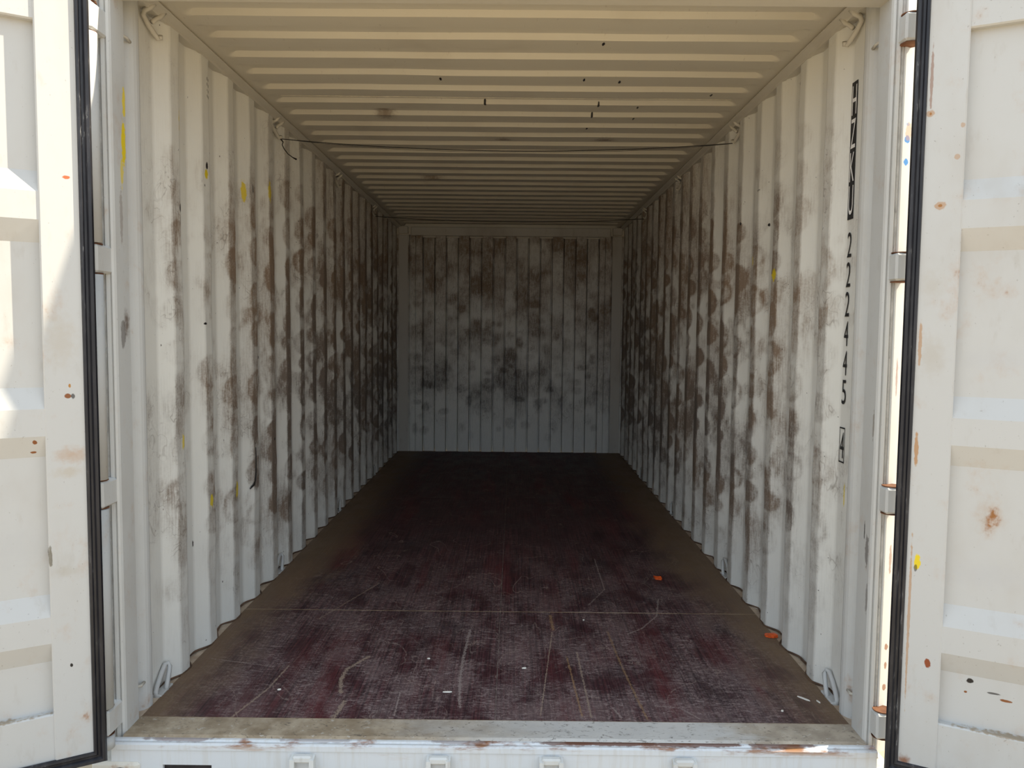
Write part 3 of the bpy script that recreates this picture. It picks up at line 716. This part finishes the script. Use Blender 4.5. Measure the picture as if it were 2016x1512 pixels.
DL = [('e', LEDGE, (0.585, 0.062, 0.151), (0.44, 0.03, 0.006), .9), ('s', RUST, (0.041, 0.07, 0.05), (0.041, 0.07, 1.0), 0.006, .45), dl((0.42, 0.34, 0.24), 0.08, 0.86, 0.05, 0.02, .4), dl((0.42, 0.36, 0.28), 0.09, 1.24, 0.05, 0.10, .35),
      dl((0.62, 0.13, 0.05), 0.065, 1.70, 0.010, 0.006), dl(RUST, 0.075, 1.08, 0.010, 0.007), dl(BLK, 0.062, 1.08, 0.006, 0.008, .8), dl(ORG, 0.07, 1.11, 0.004, 0.006),
      ('s', BLU, (0.055, 0.07, 1.12), (0.125, 0.07, 1.165), 0.006, .8), ('s', BLU, (0.150, 0.06, 1.155), (0.30, 0.06, 1.155), 0.006, .8),
      ('s', (0.16, 0.08, 0.06), (0.155, 0.06, 1.15), (0.142, 0.06, 1.09), 0.006, .8), ('s', BLK, (0.155, 0.06, 1.23), (0.128, 0.06, 1.19), 0.006, .8),
      dl(RUST, 0.16, 0.95, 0.006, 0.006), dl(RUST, 0.165, 0.92, 0.008, 0.004), dl(ORG, 0.07, 0.91, 0.05, 0.03, .45), ('s', RUST, (0.035, 0.07, 0.91), (0.115, 0.07, 0.83), 0.003, .8),
      dl(BLK, 0.085, 0.29, 0.004, 0.006), dl((0.12, 0.10, 0.06), 0.130, 0.62, 0.006, 0.03, .8), dl((0.4, 0.36, 0.3), 0.09, 0.57, 0.05, 0.02, .4),
      dl((0.45, 0.45, 0.45), 0.24, 0.65, 0.14, 0.09, .35)]
DR = [('e', LEDGE, (0.585, -0.062, 0.151), (0.44, 0.03, 0.006), .9), ('s', RUST, (0.041, -0.07, 0.0), (0.041, -0.07, 2.2), 0.006, .5), dr((0.40, 0.35, 0.28), 0.075, 1.22, 0.045, 0.07, .35), dr((0.40, 0.35, 0.28), 0.07, 1.42, 0.04, 0.05, .3),
      dr(RUST, 0.079, 1.643, 0.006, 0.005), dr(ORG, 0.079, 1.643, 0.016, 0.014, .6), dr(RUST, 0.045, 1.90, 0.004, 0.006), dr(ORG, 0.045, 1.90, 0.012, 0.012, .6),
      dr(ORG, 0.115, 1.775, 0.008, 0.008, .5), dr(ORG, 0.125, 1.86, 0.007, 0.008, .5), ('s', (0.16, 0.045, 0.035), (0.045, -0.07, 1.345), (0.092, -0.07, 1.333), 0.004),
      ('s', RUST, (0.055, -0.07, 0.76), (0.105, -0.07, 0.765), 0.004, .9), dr(YEL, 0.062, 0.62, 0.009, 0.026), dr(BLK, 0.058, 0.60, 0.005, 0.012, .7),
      dr((0.25, 0.06, 0.02), 0.100, 0.325, 0.009, 0.013), dr(BLK, 0.21, 0.285, 0.010, 0.007), dr(BLK, 0.27, 0.26, 0.018, 0.003, .8), dr(RUST, 0.30, 0.245, 0.018, 0.004),
      dr(RUST, 0.20, 0.25, 0.005, 0.004), dr((0.45, 0.45, 0.46), 0.24, 0.60, 0.14, 0.05, .35), dr((0.45, 0.45, 0.46), 0.24, 1.21, 0.14, 0.04, .30), dr((0.5, 0.5, 0.5), 0.30, 1.83, 0.14, 0.03, .25),
      dr(ORG, 0.046, 0.95, 0.006, 0.05, .8), dr(ORG, 0.044, 1.25, 0.005, 0.07, .6), dr(RUST, 0.050, 0.02, 0.02, 0.02, .9), dr(ORG, 0.046, 0.45, 0.004, 0.25, .6), dr(RUST, 0.044, 2.0, 0.004, 0.10, .6)]
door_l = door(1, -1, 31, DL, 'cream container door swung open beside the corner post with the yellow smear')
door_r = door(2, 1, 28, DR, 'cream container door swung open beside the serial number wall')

# ------------------------------------------------------------------ loose things
def catenary(a, b, sag, n=25, wob=0.0):
    a, b = Vector(a), Vector(b); out = []
    for i in range(n):
        t = i/(n-1); p = a.lerp(b, t); p.z -= sag*4*t*(1-t); p.y += wob*math.sin(t*9); out.append(p)
    return out
w1 = empty('hanging_wire', (-1.165, RY[1]+0.045, 2.252))
tag(w1, 'thin black wire strung across under the roof with a dangling tail', 'wire')
o = w1.location
def rel(path, root): return [Vector(p)-root.location for p in path]
MB().tube(rel(catenary((-1.168, RY[1]+0.036, 2.258), (1.168, RY[1]+0.036, 2.256), 0.050), w1), 0.0022, 6).build('strand', 'wire', w1)
MB().tube(rel(catenary((-1.168, RY[1]+0.036, 2.258), (1.168, RY[1]+0.036, 2.256), 0.058, wob=0.012), w1), 0.0010, 5).build('strand', 'wire', w1)
tail = [(-1.168, RY[1]+0.036, 2.258), (-1.155, RY[1]+0.035, 2.242), (-1.158, RY[1]+0.03, 2.226), (-1.148, RY[1]+0.03, 2.205), (-1.128, RY[1]+0.03, 2.180), (-1.105, RY[1]+0.03, 2.163), (-1.085, RY[1]+0.03, 2.153)]
MB().tube(rel(tail, w1), [0.004, 0.003, 0.0024, 0.0024, 0.0024, 0.0024, 0.005], 7).build('dangling_tail', 'wire', w1)
w2 = empty('hanging_wire', (-1.165, RY[3]+0.045, 2.255))
tag(w2, 'thin dark wire strung across close to the end wall', 'wire')
MB().tube(rel(catenary((-1.168, RY[3]+0.036, 2.258), (1.168, RY[3]+0.036, 2.258), 0.036), w2), 0.0026, 6).build('strand', 'wire', w2)

# black cord stuck to the wall without lettering
cord = [(-1.1615, 1.278, 0.72), (-1.1605, 1.276, 0.66), (-1.1605, 1.272, 0.605), (-1.1605, 1.262, 0.565), (-1.162, 1.245, 0.548), (-1.168, 1.23, 0.540), (-1.172, 1.222, 0.532)]
cd_o = MB().tube(cord, [0.0015, 0.002, 0.003, 0.0035, 0.005, 0.0045, 0.002], 7).build('cord_scrap', 'wire')
tag(cd_o, 'crooked black cord scrap stuck low on the wall without lettering', 'cord')

def scrap(name, x, y, z, w, h, rz, label, seed):
    r = random.Random(seed); n = 9; top = []; 
    for i in range(n):
        t = 2*math.pi*i/n; top.append((w*math.cos(t)*(0.8+0.4*r.random()), h*math.sin(t)*(0.8+0.4*r.random())))
    V = [(p[0], p[1], 0.004+0.010*r.random()) for p in top]+[(p[0], p[1], 0.001) for p in top]+[(0, 0, 0.013), (0, 0, 0.0008)]
    Fc = []
    for i in range(n):
        j = (i+1) % n; Fc += [(i, j, 2*n), (n+j, n+i, 2*n+1), (i, n+i, n+j, j)]
    o = make(name, V, Fc, 'orange'); o.location = (x, y, z); o.rotation_euler = (0, 0, rz); tag(o, label, 'tape'); return o
scrap('tape_scrap', 0.81, 1.621, 0.0, 0.020, 0.030, 0.3, 'torn orange tape scrap lying on open floor beyond the cross seam', 1)
scrap('tape_scrap', 1.148, 0.855, 0.0, 0.024, 0.026, 0.8, 'torn orange tape scrap against the foot of the lettered wall', 2)
def chip(x, y, l, w, rz, label=None, grp='pale splinters scattered on the floor'):
    V = [(-l/2, 0, .0008), (-l*.2, w/2, .0008), (l*.3, w*.4, .0008), (l/2, 0, .0008), (l*.2, -w/2, .0008), (-l*.3, -w*.4, .0008)]
    T = [(p[0]*.9, p[1]*.8, .0045) for p in V]; n = 6
    Fc = [tuple(range(n-1, -1, -1)), tuple(range(n, 2*n))]+[(i, (i+1) % n, n+(i+1) % n, n+i) for i in range(n)]
    o = make('splinter', V+T, Fc, 'chip'); o.location = (x, y, 0.0); o.rotation_euler = (0, 0, rz)
    tag(o, label or 'tiny pale chip lying on the maroon floor before the cross seam', 'splinter', grp); return o
chip(-0.173, 0.302, 0.034, 0.006, 0.05, 'straight white sliver lying crosswise on the floor near the centre seam')
chip(1.079, 0.281, 0.050, 0.007, 2.3, 'long white sliver on the floor beside the lettered wall')
for x, y, l, w, rz, lab in [(-0.77, 0.307, 0.014, 0.009, 0.4, 'white crumb beside the long diagonal tan scratch on the floor'),
        (-0.27, 0.585, 0.012, 0.006, 0, 'tiny pale crumb between the curved and the straight pale scratch'),
        (0.101, 0.507, 0.018, 0.008, 0.2, 'pale pointed chip on the redder boards by the centre seam'),
        (1.122, 0.259, 0.022, 0.005, 1.9, 'short pale sliver at the floor edge close to the foot of the lettered wall'),
        (0.973, 0.189, 0.010, 0.008, 0.3, 'round pale crumb on the floor near the sill corner'),
        (0.371, 1.015, 0.010, 0.007, 1.0, 'small pale crumb just before the cross seam')]:
    chip(x, y, l, w, rz, lab)
bpy.context.view_layer.update()
